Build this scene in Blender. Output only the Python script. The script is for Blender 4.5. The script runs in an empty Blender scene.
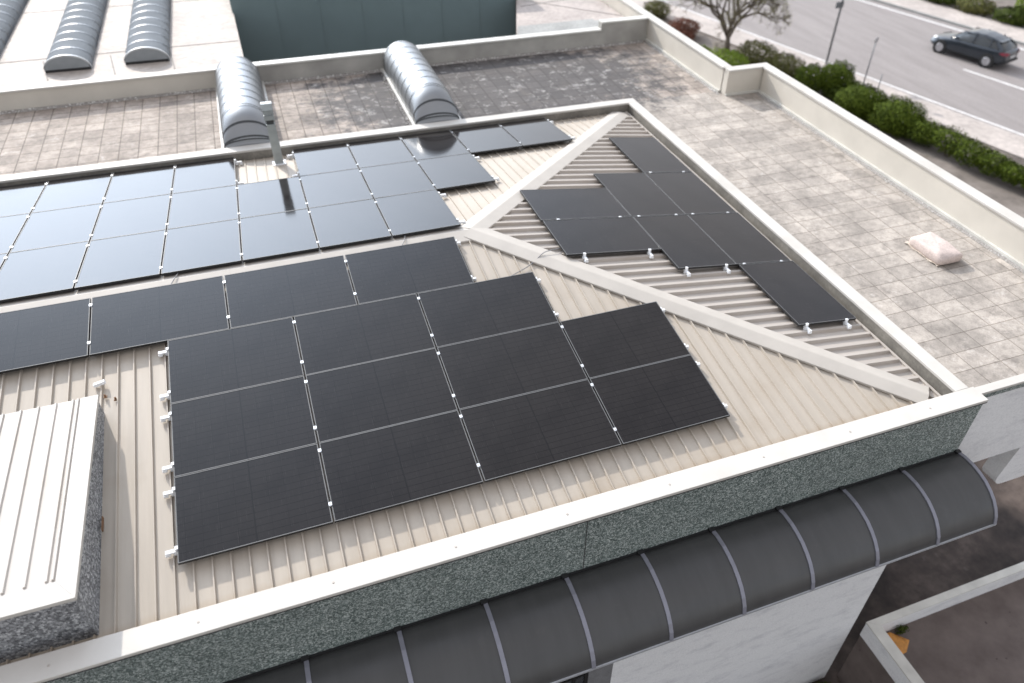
import bpy, math, random
from mathutils import Vector, Matrix
random.seed(7)
R=math.radians
sc=bpy.context.scene; COL=sc.collection
# ------------------------------------------------------------------ camera frame (solved from the picture)
F_PX=745.5
CR=((0.9347,-0.3542,0.0284),(0.2098,0.6146,0.7604),(-0.2868,-0.7048,0.6488))
CC=Vector((-8.42,-4.7118,6.9405))
# roof geometry, z = 0 is the top of the copings
A=0.136; T=math.tan(A); YR=5.611; ZR=0.635; XE=-5.739; H=1.132; W=1.742; HP=0.12
WF=0.284; YB=11.18; YBI=10.93; XI=-0.311; XO=-0.079
XL=-17.5
ZS=ZR-HP                        # roof sheet at the ridge
# ------------------------------------------------------------------ materials
M={}
def newmat(name):
    m=bpy.data.materials.new(name); m.use_nodes=True
    nt=m.node_tree; b=nt.nodes['Principled BSDF']; M[name]=m
    return m,nt,b
def N(nt,t,**k):
    n=nt.nodes.new(t)
    for a,v in k.items():
        if a in n.inputs.keys(): n.inputs[a].default_value=v
        else: setattr(n,a,v)
    return n
def ramp(nt,fac,stops,interp='LINEAR'):
    r=nt.nodes.new('ShaderNodeValToRGB'); r.color_ramp.interpolation=interp
    e=r.color_ramp.elements
    while len(e)<len(stops): e.new(0.5)
    for i,(p,c) in enumerate(stops):
        e[i].position=p; e[i].color=(*c,1) if len(c)==3 else c
    nt.links.new(fac,r.inputs[0]); return r.outputs[0]
def coords(nt,scale=(1,1,1),rot=(0,0,0),loc=(0,0,0)):
    tc=nt.nodes.new('ShaderNodeTexCoord'); mp=nt.nodes.new('ShaderNodeMapping')
    mp.inputs['Scale'].default_value=scale; mp.inputs['Rotation'].default_value=rot; mp.inputs['Location'].default_value=loc
    nt.links.new(tc.outputs['Object'],mp.inputs[0]); return mp.outputs[0]
def noise(nt,vec,scale,detail=4,rough=.55):
    n=N(nt,'ShaderNodeTexNoise'); n.inputs['Scale'].default_value=scale; n.inputs['Detail'].default_value=detail
    n.inputs['Roughness'].default_value=rough; nt.links.new(vec,n.inputs['Vector']); return n.outputs['Fac']
def mix(nt,a,b,fac,mode='MIX'):
    m=nt.nodes.new('ShaderNodeMix'); m.data_type='RGBA'; m.blend_type=mode
    for s,v in ((m.inputs[6],a),(m.inputs[7],b)):
        if isinstance(v,tuple): s.default_value=(*v,1)
        else: nt.links.new(v,s)
    if isinstance(fac,(int,float)): m.inputs[0].default_value=fac
    else: nt.links.new(fac,m.inputs[0])
    return m.outputs[2]
def math_(nt,op,a,b=None,c=None):
    m=nt.nodes.new('ShaderNodeMath'); m.operation=op
    for i,v in enumerate((a,b,c)):
        if v is None: continue
        if isinstance(v,(int,float)): m.inputs[i].default_value=v
        else: nt.links.new(v,m.inputs[i])
    return m.outputs[0]
def bump(nt,b,h,strength=.3,dist=.01):
    n=nt.nodes.new('ShaderNodeBump'); n.inputs['Strength'].default_value=strength; n.inputs['Distance'].default_value=dist
    nt.links.new(h,n.inputs['Height']); nt.links.new(n.outputs[0],b.inputs['Normal'])
def simple(name,col,rough=.6,metal=0,var=.12,scale=3,spec=.5,fine=0,bumpd=0):
    m,nt,b=newmat(name)
    v=coords(nt); n=noise(nt,v,scale,5)
    lo=tuple(c*(1-var) for c in col); hi=tuple(min(1,c*(1+var)) for c in col)
    c=ramp(nt,n,[(.3,lo),(.7,hi)])
    if fine:
        n2=noise(nt,v,fine,3); c=mix(nt,c,ramp(nt,n2,[(.3,(.72,.72,.72)),(.7,(1.15,1.15,1.15))]),.7,'MULTIPLY')
        if bumpd: bump(nt,b,n2,.4,bumpd)
    nt.links.new(c,b.inputs['Base Color'])
    b.inputs['Roughness'].default_value=rough; b.inputs['Metallic'].default_value=metal
    b.inputs['Specular IOR Level'].default_value=spec
    return m

# painted roof sheet: beige, run-off streaks down the slope
def sheet_mat(name,col,streak_scale):
    m,nt,b=newmat(name)
    v=coords(nt,streak_scale); n=noise(nt,v,1.0,5,.6)
    v2=coords(nt); n2=noise(nt,v2,1.1,4); n3=noise(nt,v2,38,2)
    c=ramp(nt,n,[(.3,tuple(x*.88 for x in col)),(.65,col)])
    c=mix(nt,c,(col[0]*.74,col[1]*.68,col[2]*.6),ramp(nt,n2,[(.52,(0,0,0)),(.8,(.55,.55,.55))]))
    c=mix(nt,c,(.35,.3,.25),ramp(nt,n3,[(.70,(0,0,0)),(.78,(.35,.35,.35))]))
    if name=='sheet_y':      # rusty water line along the eave
        tc=nt.nodes.new('ShaderNodeTexCoord'); se=nt.nodes.new('ShaderNodeSeparateXYZ'); nt.links.new(tc.outputs['Object'],se.inputs[0])
        yy=math_(nt,'ADD',se.outputs[1],math_(nt,'MULTIPLY',noise(nt,coords(nt,(6,2,1)),1,5,.7),-.16))
        c=mix(nt,c,(.33,.25,.17),ramp(nt,yy,[(.33,(.45,.45,.45)),(.43,(0,0,0))]))
    nt.links.new(c,b.inputs['Base Color']); b.inputs['Roughness'].default_value=.62
    return m
sheet_mat('sheet_y',(.425,.374,.312),(9,.7,1)); sheet_mat('sheet_x',(.42,.378,.335),(.7,9,1))
sheet_mat('sheet_white',(.49,.455,.415),(8,.5,1))
simple('flashing',(.43,.395,.35),.55,0,.07,2.0)
# coping: white sheet metal with a few water marks
m,nt,b=newmat('coping'); v=coords(nt)
c=ramp(nt,noise(nt,v,1.3,5),[(.25,(.46,.435,.395)),(.6,(.54,.515,.475))])
c=mix(nt,c,(.42,.36,.32),ramp(nt,noise(nt,v,5.5,4,.7),[(.66,(0,0,0)),(.76,(.6,.6,.6))]))
c=mix(nt,c,(.50,.47,.43),ramp(nt,noise(nt,v,55,2),[(.62,(0,0,0)),(.75,(.5,.5,.5))]))
nt.links.new(c,b.inputs['Base Color']); b.inputs['Roughness'].default_value=.6; b.inputs['Specular IOR Level'].default_value=.25
simple('coping_old',(.55,.535,.49),.5,0,.14,2.2)
simple('parapet_paint',(.56,.52,.455),.55,0,.06,1.6)
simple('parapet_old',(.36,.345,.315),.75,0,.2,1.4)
simple('dark_joint_shade',(.05,.05,.05),.7)
simple('gutter_side',(.20,.185,.16),.6,0,.25,3,fine=20)
# exposed aggregate granite chips
def chips(name,cols,scale,rough=.55):
    m,nt,b=newmat(name); v=coords(nt)
    vo=N(nt,'ShaderNodeTexVoronoi'); vo.inputs['Scale'].default_value=scale; vo.inputs['Randomness'].default_value=1
    nz=N(nt,'ShaderNodeTexNoise'); nz.inputs['Scale'].default_value=scale*1.3
    nt.links.new(v,nz.inputs['Vector'])
    vm=nt.nodes.new('ShaderNodeVectorMath'); vm.operation='MULTIPLY_ADD'; vm.inputs[1].default_value=(.035,.035,.035)
    nt.links.new(nz.outputs['Color'],vm.inputs[0]); nt.links.new(v,vm.inputs[2]); nt.links.new(vm.outputs[0],vo.inputs['Vector'])
    sep=nt.nodes.new('ShaderNodeSeparateColor'); nt.links.new(vo.outputs['Color'],sep.inputs[0])
    c=ramp(nt,sep.outputs[0],cols)
    big=noise(nt,v,2.5,4)
    c=mix(nt,c,ramp(nt,big,[(.3,(.84,.84,.84)),(.7,(1.08,1.08,1.08))]),.8,'MULTIPLY')
    nt.links.new(c,b.inputs['Base Color']); b.inputs['Roughness'].default_value=rough
    bump(nt,b,vo.outputs['Distance'],.6,.012)
    return m
chips('granite_green',[(0,(.045,.062,.056)),(.3,(.095,.125,.115)),(.6,(.21,.25,.235)),(.85,(.40,.44,.42)),(1,(.58,.62,.59))],74)
chips('granite_grey',[(0,(.07,.073,.08)),(.35,(.17,.175,.185)),(.7,(.30,.31,.32)),(1,(.58,.59,.60))],50)
# pebble dash white wall
m,nt,b=newmat('rough_white'); v=coords(nt)
c=ramp(nt,noise(nt,v,38,6,.75),[(.26,(.30,.30,.31)),(.38,(.66,.66,.66)),(.7,(.80,.80,.80))])
st=noise(nt,coords(nt,(1.0,1.2,2.6),(0,-.35,0)),1.6,8,.75)
c=mix(nt,c,(.33,.33,.36),ramp(nt,st,[(.5,(0,0,0)),(.75,(.55,.55,.55))]))
nt.links.new(c,b.inputs['Base Color']); b.inputs['Roughness'].default_value=.85
bump(nt,b,noise(nt,v,60,4,.7),.5,.01)
# paving slabs
def paving(name,bw,rh,light,dark,dirt=.5,loc=(0,0,0),shade_dirt_zone=None,mort=.007):
    m,nt,b=newmat(name); v=coords(nt,loc=loc)
    br=N(nt,'ShaderNodeTexBrick'); br.offset=0; br.squash=1
    for k,x in (('Scale',1),('Mortar Size',mort),('Mortar Smooth',.25),('Brick Width',bw),('Row Height',rh),('Bias',0)): br.inputs[k].default_value=x
    br.inputs['Color1'].default_value=(.78,.78,.78,1); br.inputs['Color2'].default_value=(1.06,1.06,1.06,1); br.inputs['Mortar'].default_value=(.42,.39,.36,1)
    nt.links.new(v,br.inputs['Vector'])
    n1=noise(nt,v,1.1,6,.65); n2=noise(nt,v,7,5,.7); n3=noise(nt,v,45,3,.6)
    c=ramp(nt,n1,[(.36,dark),(.62,light)])
    f=ramp(nt,n2,[(.36,(dirt,)*3),(.56,(0,0,0))])
    c=mix(nt,c,tuple(x*.55 for x in dark),f)
    if shade_dirt_zone:
        x0,y0,rx,ry=shade_dirt_zone
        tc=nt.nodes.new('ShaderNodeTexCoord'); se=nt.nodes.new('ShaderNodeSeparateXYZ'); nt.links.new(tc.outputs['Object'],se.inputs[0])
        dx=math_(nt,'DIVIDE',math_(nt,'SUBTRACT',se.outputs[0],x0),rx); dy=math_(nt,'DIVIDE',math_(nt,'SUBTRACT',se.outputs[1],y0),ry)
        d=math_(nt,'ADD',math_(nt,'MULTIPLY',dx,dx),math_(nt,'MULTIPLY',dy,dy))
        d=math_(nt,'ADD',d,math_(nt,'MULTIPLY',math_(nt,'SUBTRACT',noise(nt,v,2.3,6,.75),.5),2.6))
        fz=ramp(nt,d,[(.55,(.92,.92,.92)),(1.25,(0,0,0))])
        c=mix(nt,c,(.060,.055,.055),fz)  # soot plus the teal building's shade, both painted into the slab colour
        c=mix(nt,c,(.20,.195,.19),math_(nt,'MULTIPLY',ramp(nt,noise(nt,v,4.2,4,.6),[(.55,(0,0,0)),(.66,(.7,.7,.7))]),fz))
    c=mix(nt,c,(.62,.57,.52),ramp(nt,noise(nt,v,4.2,8,.8),[(.56,(0,0,0)),(.68,(.6,.6,.6))]))
    c=mix(nt,c,(.13,.11,.095),ramp(nt,noise(nt,v,1.9,8,.8),[(.54,(0,0,0)),(.70,(.7,.7,.7))]))
    c=mix(nt,c,br.outputs['Color'],1,'MULTIPLY')
    c=mix(nt,c,ramp(nt,n3,[(.3,(.8,.8,.8)),(.7,(1.12,1.12,1.12))]),.8,'MULTIPLY')
    nt.links.new(c,b.inputs['Base Color']); b.inputs['Roughness'].default_value=.85
    bump(nt,b,n3,.3,.004)
    return m
paving('paving_right',.52,.365,(.49,.435,.378),(.31,.275,.24),.45,(.1,.07,0),shade_dirt_zone=(-2.9,13.0,5.0,3.4))
paving('paving_back',.37,.40,(.45,.385,.33),(.27,.225,.19),.5,mort=.012,loc=(0,.1,0),shade_dirt_zone=(-2.9,13.0,5.0,3.4))
simple('gravel',(.30,.28,.26),.9,0,.5,40,fine=90)
simple('pebble',(.62,.60,.57),.8,0,.2,30)
simple('neighbour_membrane',(.41,.362,.32),.75,0,.14,.9,fine=6)
simple('membrane_seam',(.22,.20,.18),.8)
simple('concrete_pink',(.40,.35,.32),.8,0,.2,.8,fine=8)
simple('concrete_grey',(.30,.30,.285),.8,0,.2,1.5,fine=14)
simple('galvanised',(.27,.278,.285),.42,.85,.05,1.5)
simple('galvanised_dark',(.045,.048,.05),.6,0)
simple('post_metal',(.33,.36,.36),.45,.3,.12,6)
simple('polycarbonate',(.105,.116,.128),.85,0,.12,2,spec=.05)
simple('vault_end',(.22,.235,.245),.6)
simple('polycarb_rib',(.06,.07,.08),.4,0,.1,2)
simple('polycarb_edge',(.38,.39,.39),.4,0,.1,2)
simple('teal_cladding',(.150,.200,.208),.75,0,.12,.35,spec=.15)
simple('teal_joint',(.13,.175,.182),.6)
simple('canopy_rib',(.22,.222,.26),.4,.2,.08,8)
simple('canopy_edge',(.42,.43,.45),.4,.3,.1,8)
simple('frame_metal',(.115,.115,.115),.6,0,.06,8)
simple('frame_side',(.012,.012,.013),.5,0,.06,8)
simple('clamp_metal',(.80,.81,.82),.32,.55,.05,30)
simple('bracket_metal',(.82,.83,.84),.5,.0,.05,30)
simple('cable_grey',(.16,.16,.17),.5)
simple('screw_head',(.40,.36,.32),.6)
simple('rust',(.17,.09,.045),.8,0,.3,20)
simple('bag_cloth',(.56,.465,.42),.8,0,.07,9,fine=40,bumpd=.003)
simple('bag_flap',(.50,.43,.36),.85,0,.2,12)
m,nt,b=newmat('canopy_sheet'); v=coords(nt)
c=ramp(nt,noise(nt,coords(nt,(5,.8,.8)),1.0,6,.65),[(.3,(.050,.050,.050)),(.7,(.062,.062,.062))])
c=mix(nt,c,(.13,.125,.12),ramp(nt,noise(nt,v,3.2,8,.75),[(.58,(0,0,0)),(.8,(.2,.2,.2))]))
nt.links.new(c,b.inputs['Base Color']); nt.links.new(ramp(nt,noise(nt,v,2.5,5),[(.3,(.28,)*3),(.7,(.48,)*3)]),b.inputs['Roughness'])
# PV cells: half-cut cells, dark gaps, faint busbar glints
m,nt,b=newmat('pv_glass'); tc=nt.nodes.new('ShaderNodeTexCoord'); se=nt.nodes.new('ShaderNodeSeparateXYZ'); nt.links.new(tc.outputs['Object'],se.inputs[0])
X,Y=se.outputs[0],se.outputs[1]
def lines(s,pitch,w,ph=0.):   # 1 on the line
    f=math_(nt,'FRACT',math_(nt,'ADD',math_(nt,'DIVIDE',s,pitch),50.5+ph))
    return math_(nt,'LESS_THAN',math_(nt,'ABSOLUTE',math_(nt,'SUBTRACT',f,.5)),w/pitch/2)
ly=lines(Y,.0905,.006); lx=lines(X,.1805,.005); ctr=math_(nt,'LESS_THAN',math_(nt,'ABSOLUTE',X),.009)
bus=lines(X,.0226,.0022,.5)
nb=noise(nt,coords(nt,(60,6,1)),1,3,.7)
busf=math_(nt,'MULTIPLY',bus,ramp(nt,nb,[(.52,(0,0,0)),(.72,(1,1,1))]))
mot=noise(nt,coords(nt),2.2,3)
c=ramp(nt,mot,[(.35,(.0115,.0100,.0100)),(.65,(.0165,.0145,.0142))])
c=mix(nt,c,(.062,.056,.054),busf)
dk=math_(nt,'MAXIMUM',math_(nt,'MAXIMUM',ly,math_(nt,'MULTIPLY',lx,.5)),math_(nt,'MULTIPLY',ctr,.6))
c=mix(nt,c,(.0035,.0033,.0035),dk)
dust=noise(nt,coords(nt,(1,1,1)),140,2)
c=mix(nt,c,(.16,.14,.13),ramp(nt,dust,[(.76,(0,0,0)),(.80,(.6,.6,.6))]))
nt.links.new(c,b.inputs['Base Color']); b.inputs['Roughness'].default_value=.09; b.inputs['IOR'].default_value=1.345
# road, ground
m,nt,b=newmat('asphalt'); v=coords(nt)
c=ramp(nt,noise(nt,coords(nt,(1,.12,1),(0,0,R(-15))),1.6,7,.7),[(.3,(.215,.192,.183)),(.7,(.29,.262,.25))])
c=mix(nt,c,ramp(nt,noise(nt,v,9,5),[(.3,(.9,.9,.9)),(.7,(1.06,1.06,1.06))]),1,'MULTIPLY')
nt.links.new(c,b.inputs['Base Color']); b.inputs['Roughness'].default_value=.8
simple('road_paint',(.72,.70,.68),.6,0,.1,3,fine=8)
simple('pavement',(.44,.39,.355),.85,0,.14,.8,fine=5)
m,nt,b=newmat('soil'); v=coords(nt)
c=ramp(nt,noise(nt,v,.55,8,.7),[(.3,(.085,.070,.060)),(.5,(.17,.145,.125)),(.72,(.27,.235,.21))])
c=mix(nt,c,(.055,.07,.025),ramp(nt,noise(nt,v,.8,6,.7),[(.60,(0,0,0)),(.7,(.5,.5,.5))]))
nt.links.new(c,b.inputs['Base Color']); b.inputs['Roughness'].default_value=.95
m,nt,b=newmat('yard'); v=coords(nt)
c=ramp(nt,noise(nt,v,.9,7,.7),[(.32,(.020,.015,.013)),(.5,(.055,.041,.035)),(.66,(.11,.085,.072))])
c=mix(nt,c,(.13,.11,.10),ramp(nt,noise(nt,v,3.1,6,.75),[(.62,(0,0,0)),(.72,(.5,.5,.5))]))
nt.links.new(c,b.inputs['Base Color']); b.inputs['Roughness'].default_value=.9
m,nt,b=newmat('annex_felt'); v=coords(nt)
c=ramp(nt,noise(nt,v,2.0,6,.6),[(.3,(.10,.078,.070)),(.7,(.155,.125,.113))])
c=mix(nt,c,(.03,.022,.02),ramp(nt,noise(nt,v,7,4,.6),[(.68,(0,0,0)),(.74,(.8,.8,.8))]))
nt.links.new(c,b.inputs['Base Color']); b.inputs['Roughness'].default_value=.9
def leafmat(name,c0,c1):
    m,nt,b=newmat(name); oi=nt.nodes.new('ShaderNodeNewGeometry')
    c=ramp(nt,oi.outputs['Random Per Island'],[(0,c0),(1,c1)])
    nt.links.new(c,b.inputs['Base Color']); b.inputs['Roughness'].default_value=.8; b.inputs['Specular IOR Level'].default_value=.08
leafmat('leaf_dark',(.018,.030,.006),(.075,.10,.018)); leafmat('leaf_mid',(.018,.032,.004),(.11,.15,.018))
leafmat('leaf_bright',(.10,.16,.02),(.24,.32,.05)); leafmat('leaf_red',(.09,.03,.018),(.22,.10,.07))
leafmat('leaf_bud',(.20,.20,.07),(.34,.33,.14)); leafmat('leaf_olive',(.05,.055,.02),(.15,.15,.05))
simple('bark',(.13,.105,.085),.9,0,.3,9)
# car
m,nt,b=newmat('car_paint'); b.inputs['Base Color'].default_value=(.013,.020,.030,1); b.inputs['Roughness'].default_value=.3; b.inputs['Coat Weight'].default_value=.8; b.inputs['Metallic'].default_value=.3
v=coords(nt); c=ramp(nt,noise(nt,v,2,3),[(.3,(.012,.019,.029)),(.7,(.016,.024,.034))]); nt.links.new(c,b.inputs['Base Color'])
simple('car_glass',(.03,.035,.038),.08,0,.1,2,spec=.8); simple('tyre',(.02,.02,.02),.85); simple('rim',(.50,.50,.52),.3,.7)
simple('lamp_red',(.22,.012,.03),.25); simple('lamp_clear',(.75,.75,.75),.15); simple('black_plastic',(.02,.02,.02),.6); simple('plate_white',(.6,.6,.6),.5)
simple('pole_metal',(.16,.17,.18),.5,.4); simple('sign_back',(.42,.41,.42),.5,.3)
simple('window_glass',(.05,.055,.06),.08,0,.5,6,spec=.8); simple('window_bar',(.015,.015,.015),.5); simple('reveal_grey',(.17,.17,.175),.8,0,.15,8,fine=60)
simple('orange_sheet',(.50,.22,.045),.7,0,.25,6,fine=30)

# ------------------------------------------------------------------ mesh helpers
class MB:
    def __init__(s): s.v=[]; s.f=[]
    def add(s,vs,fs):
        o=len(s.v); s.v+= [tuple(p) for p in vs]; s.f+=[tuple(o+i for i in f) for f in fs]; return s
    def box(s,a,b):
        x0,y0,z0=a; x1,y1,z1=b
        return s.add([(x0,y0,z0),(x1,y0,z0),(x1,y1,z0),(x0,y1,z0),(x0,y0,z1),(x1,y0,z1),(x1,y1,z1),(x0,y1,z1)],
              [(3,2,1,0),(4,5,6,7),(0,1,5,4),(1,2,6,5),(2,3,7,6),(3,0,4,7)])
    def prism(s,poly,ext):            # poly: list of 3-D points (ccw seen against ext), ext vector
        n=len(poly); e=Vector(ext); P=[Vector(p) for p in poly]
        vs=P+[p+e for p in P]
        return s.add(vs,[tuple(range(n))[::-1],tuple(range(n,2*n))]+[(i,(i+1)%n,n+(i+1)%n,n+i) for i in range(n)])
    def bar(s,p,q,w,h,up=(0,0,1)):     # box section bar p->q, width w, height h standing on the line
        p=Vector(p);q=Vector(q);d=(q-p).normalized();u=Vector(up);sd=d.cross(u).normalized();u=sd.cross(d).normalized()
        vs=[]
        for c in (p,q):
            for a,bb in ((-1,0),(1,0),(1,1),(-1,1)): vs.append(c+sd*a*w/2+u*bb*h)
        return s.add(vs,[(0,1,2,3),(7,6,5,4),(0,4,5,1),(1,5,6,2),(2,6,7,3),(3,7,4,0)])
    def rib(s,p,q,wb,wt,h,up):        # trapezoid rib
        p=Vector(p);q=Vector(q);d=(q-p).normalized();u=Vector(up);sd=d.cross(u).normalized()
        vs=[]
        for c in (p,q):
            vs+=[c-sd*wb/2-u*.002,c+sd*wb/2-u*.002,c+sd*wt/2+u*h,c-sd*wt/2+u*h]
        return s.add(vs,[(0,1,2,3),(7,6,5,4),(1,5,6,2),(2,6,7,3),(3,7,4,0)])
    def tube(s,pts,rad,n=8,closed=True):
        P=[Vector(p) for p in pts]; rr=rad if isinstance(rad,(list,tuple)) else [rad]*len(P)
        rings=[];ref=None
        for i,p in enumerate(P):
            d=(P[min(i+1,len(P)-1)]-P[max(i-1,0)]).normalized()
            if ref is None: ref=Vector((0,0,1)) if abs(d.z)<.9 else Vector((1,0,0))
            a=d.cross(ref).normalized(); bb=a.cross(d).normalized(); ref=bb
            rings.append([p+(a*math.cos(2*math.pi*k/n)+bb*math.sin(2*math.pi*k/n))*rr[i] for k in range(n)])
        vs=[v for r in rings for v in r]
        fs=[(i*n+k,i*n+(k+1)%n,(i+1)*n+(k+1)%n,(i+1)*n+k) for i in range(len(P)-1) for k in range(n)]
        if closed: fs+=[tuple(range(n))[::-1],tuple((len(P)-1)*n+k for k in range(n))]
        return s.add(vs,fs)
    def build(s,name,mat,parent=None,local=False,smooth=False,bevel=0):
        me=bpy.data.meshes.new(name)
        off=Vector((0,0,0)) if (local or parent is None) else wloc(parent)
        me.from_pydata([tuple(Vector(p)-off) for p in s.v],[],s.f); me.update()
        me.materials.append(M[mat] if isinstance(mat,str) else mat)
        if smooth: me.shade_smooth()
        o=bpy.data.objects.new(name,me); COL.objects.link(o)
        if parent is not None: o.parent=parent
        if bevel:
            bm=o.modifiers.new('bevel','BEVEL'); bm.width=bevel; bm.segments=2; bm.limit_method='ANGLE'; bm.angle_limit=R(40)
        return o
def wloc(o):
    l=Vector(o.location)
    while o.parent: o=o.parent; l+=Vector(o.location)
    return l
def tag(o,label=None,cat=None,group=None,kind=None):
    for k,v in (('label',label),('category',cat),('group',group),('kind',kind)):
        if v: o[k]=v
    return o
def empty(name,loc,label,cat,group=None):
    o=bpy.data.objects.new(name,None); COL.objects.link(o); o.location=loc; o.empty_display_size=.1
    return tag(o,label,cat,group)
def copy_tree(o,parent=None):
    c=o.copy(); COL.objects.link(c); c.parent=parent
    for ch in [x for x in KIDS.get(o.name,[])]: copy_tree(ch,c)
    return c
KIDS={}

# ------------------------------------------------------------------ main building
bld=empty('building',(0,0,0),'main building with hipped sheet metal roof, green granite fascia and paved terrace','building')
def front_z(y): return ZS-(YR-y)*T
def back_z(y): return ZS-(y-YR)*T
def hip_z(x): return ZS-(x-XE)*T
nF=Vector((0,-math.sin(A),math.cos(A))); nB=Vector((0,math.sin(A),math.cos(A))); nH=Vector((math.sin(A),0,math.cos(A)))
ye=WF+.004; yq=YBI-.004; xq=XI-.004
# front slope
RE=[]
mb=MB()
xc=XE+(YR-ye)
if True:
    P=[(XL,ye,front_z(ye)),(min(xc,xq),ye,front_z(ye)),(XE,YR,ZS),(XL,YR,ZS)]
    mb.prism([Vector(p)-nF*.03 for p in P],nF*.03)
    x=-17.42
    while x<xc-.05:
        y1=YR-.05 if x<XE else YR-(x-XE)-.05
        if y1-ye>.1: mb.rib((x,ye+.03,front_z(ye+.03)),(x,y1,front_z(y1)),.030,.014,.034,nF); RE.append(x)
        x+=.19
nf_=len(mb.f)
for x in RE: mb.box((x-.017,ye+.012,front_z(ye)+.002),(x+.017,ye+.029,front_z(ye)+.034))
front=mb.build('front_roof_slope','sheet_y',bld); front.data.materials.append(M['dark_joint_shade'])
for p in front.data.polygons[nf_:]: p.material_index=1

mb=MB()
P=[(XL,YR,ZS),(XE,YR,ZS),(XE+(yq-YR),yq,back_z(yq)),(XL,yq,back_z(yq))]
mb.prism([Vector(p)-nB*.03 for p in P],nB*.03)
x=-17.45
while x<XE+(yq-YR)-.1:
    y0=YR+.05 if x<XE else YR+(x-XE)+.05
    if yq-y0>.1: mb.rib((x,y0,back_z(y0)),(x,yq-.015,back_z(yq-.015)),.034,.014,.024,nB)
    x+=.19
mb.build('back_roof_slope','sheet_y',bld)
mb=MB()
xe2=xq
hw=xe2-XE
P=[(XE,YR,ZS),(xe2,max(YR-hw,ye),hip_z(xe2)),(xe2,min(YR+hw,yq),hip_z(xe2))]
mb.prism([Vector(p)-nH*.03 for p in P],nH*.03)
y=ye+.12
while y<yq-.05:
    x0=XE+abs(y-YR)+.07
    if xe2-.10-x0>.1: mb.rib((x0,y,hip_z(x0)),(xe2-.10,y,hip_z(xe2-.10)),.085,.050,.046,nH)
    y+=.2155
mb.build('side_roof_slope','sheet_x',bld)
mb=MB(); mb.box((xe2-.085,ye+.02,hip_z(xe2-.06)-.03),(xe2-.045,yq-.02,hip_z(xe2-.06)+.035)); mb.build('eave_trim','sheet_x',bld)
# ridge and hip flashings: shallow inverted V with a flat crown
def cap_flash(name,p,q,s1,s2,w):     # s1,s2: unit side vectors lying in each slope pointing away from the crest
    p=Vector(p);q=Vector(q);mb=MB(); c=.030
    prof=[s1*w+Vector((0,0,.030)),s1*w*.97+Vector((0,0,.036)),s1*.012+Vector((0,0,c+.024)),s2*.012+Vector((0,0,c+.024)),s2*w*.97+Vector((0,0,.036)),s2*w+Vector((0,0,.030)),s2*w+Vector((0,0,.004)),s1*w+Vector((0,0,.004))]
    n=len(prof); vs=[p+a for a in prof]+[q+a for a in prof]
    mb.add(vs,[tuple(range(n)),tuple(range(n,2*n))[::-1]]+[(i,n+i,n+(i+1)%n,(i+1)%n) for i in range(n)])
    return mb.build(name,'flashing',bld)
sF=Vector((0,-math.cos(A),-math.sin(A))); sB=Vector((0,math.cos(A),-math.sin(A)))
sHx=Vector((math.cos(A),0,-math.sin(A)))
cap_flash('ridge_flashing',(XL,YR,ZS),(XE+.03,YR,ZS),sF,sB,.26)
# perpendicular to hip line within each slope
d1=Vector((1,-1,-T)).normalized(); d2=Vector((1,1,-T)).normalized()
def perp(n,d,toward): 
    s=n.cross(d).normalized(); return s if s.dot(toward)>0 else -s
L=4.98
pe=Vector((XE,YR,ZS))+Vector((0,0,.012))
q1=pe+Vector((1,-1,-T))*5.16
cap_flash('hip_flashing',pe,q1,perp(nF,d1,Vector((-1,-1,0))),perp(nH,d1,Vector((1,1,0))),.22)
q2=pe+Vector((1,1,-T))*5.15
cap_flash('hip_flashing',pe,q2,perp(nB,d2,Vector((-1,1,0))),perp(nH,d2,Vector((1,-1,0))),.22)
# copings (z = 0 top)
def coping(x0,y0,x1,y1,top=0.,name='coping',mat='coping',th=.045):
    mb=MB(); mb.box((x0,y0,top-th),(x1,y1,top)); return mb.build(name,mat,bld,bevel=.006)
coping(XL,0,0,WF); coping(XI,WF+.002,XO,YB-.252); coping(XL,YBI,XO,YB)
coping(XO+.004,.13,9,.265,-.004)
mb=MB(); mb.box((XL,WF-.03,-.40),(XI+.02,WF-.01,-.046)); mb.box((XI+.012,WF-.02,-.40),(XI+.03,YBI+.02,-.046)); mb.box((XL,YBI+.012,-.40),(XI+.02,YBI+.03,-.046)); mb.build('gutter_upstand','gutter_side',bld)
for k in range(11):
    xx=-.9-1.32*k; mb=MB(); mb.tube([(xx,.135,-.0005),(xx,.135,.005)],.013,8); mb.build('screw','screw_head',bld)
# granite fascia
mb=MB(); mb.box((XL,.03,-1.10),(-.02,.13,-.047)); mb.build('fascia','granite_green',bld)
mb=MB(); mb.box((-.018,.16,-.17),(9,.26,-.05)); mb.build('fascia','granite_green',bld)
mb=MB()
for xx in (-5.97,): mb.box((xx,.0265,-1.10),(xx+.010,.031,-.047))
mb.box((XL,.0,-.062),(-.001,.028,-.046)); mb.build('fascia_joint_shadow','dark_joint_shade',bld)  # full-length dark strip stands in for the shadow line under the coping
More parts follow.
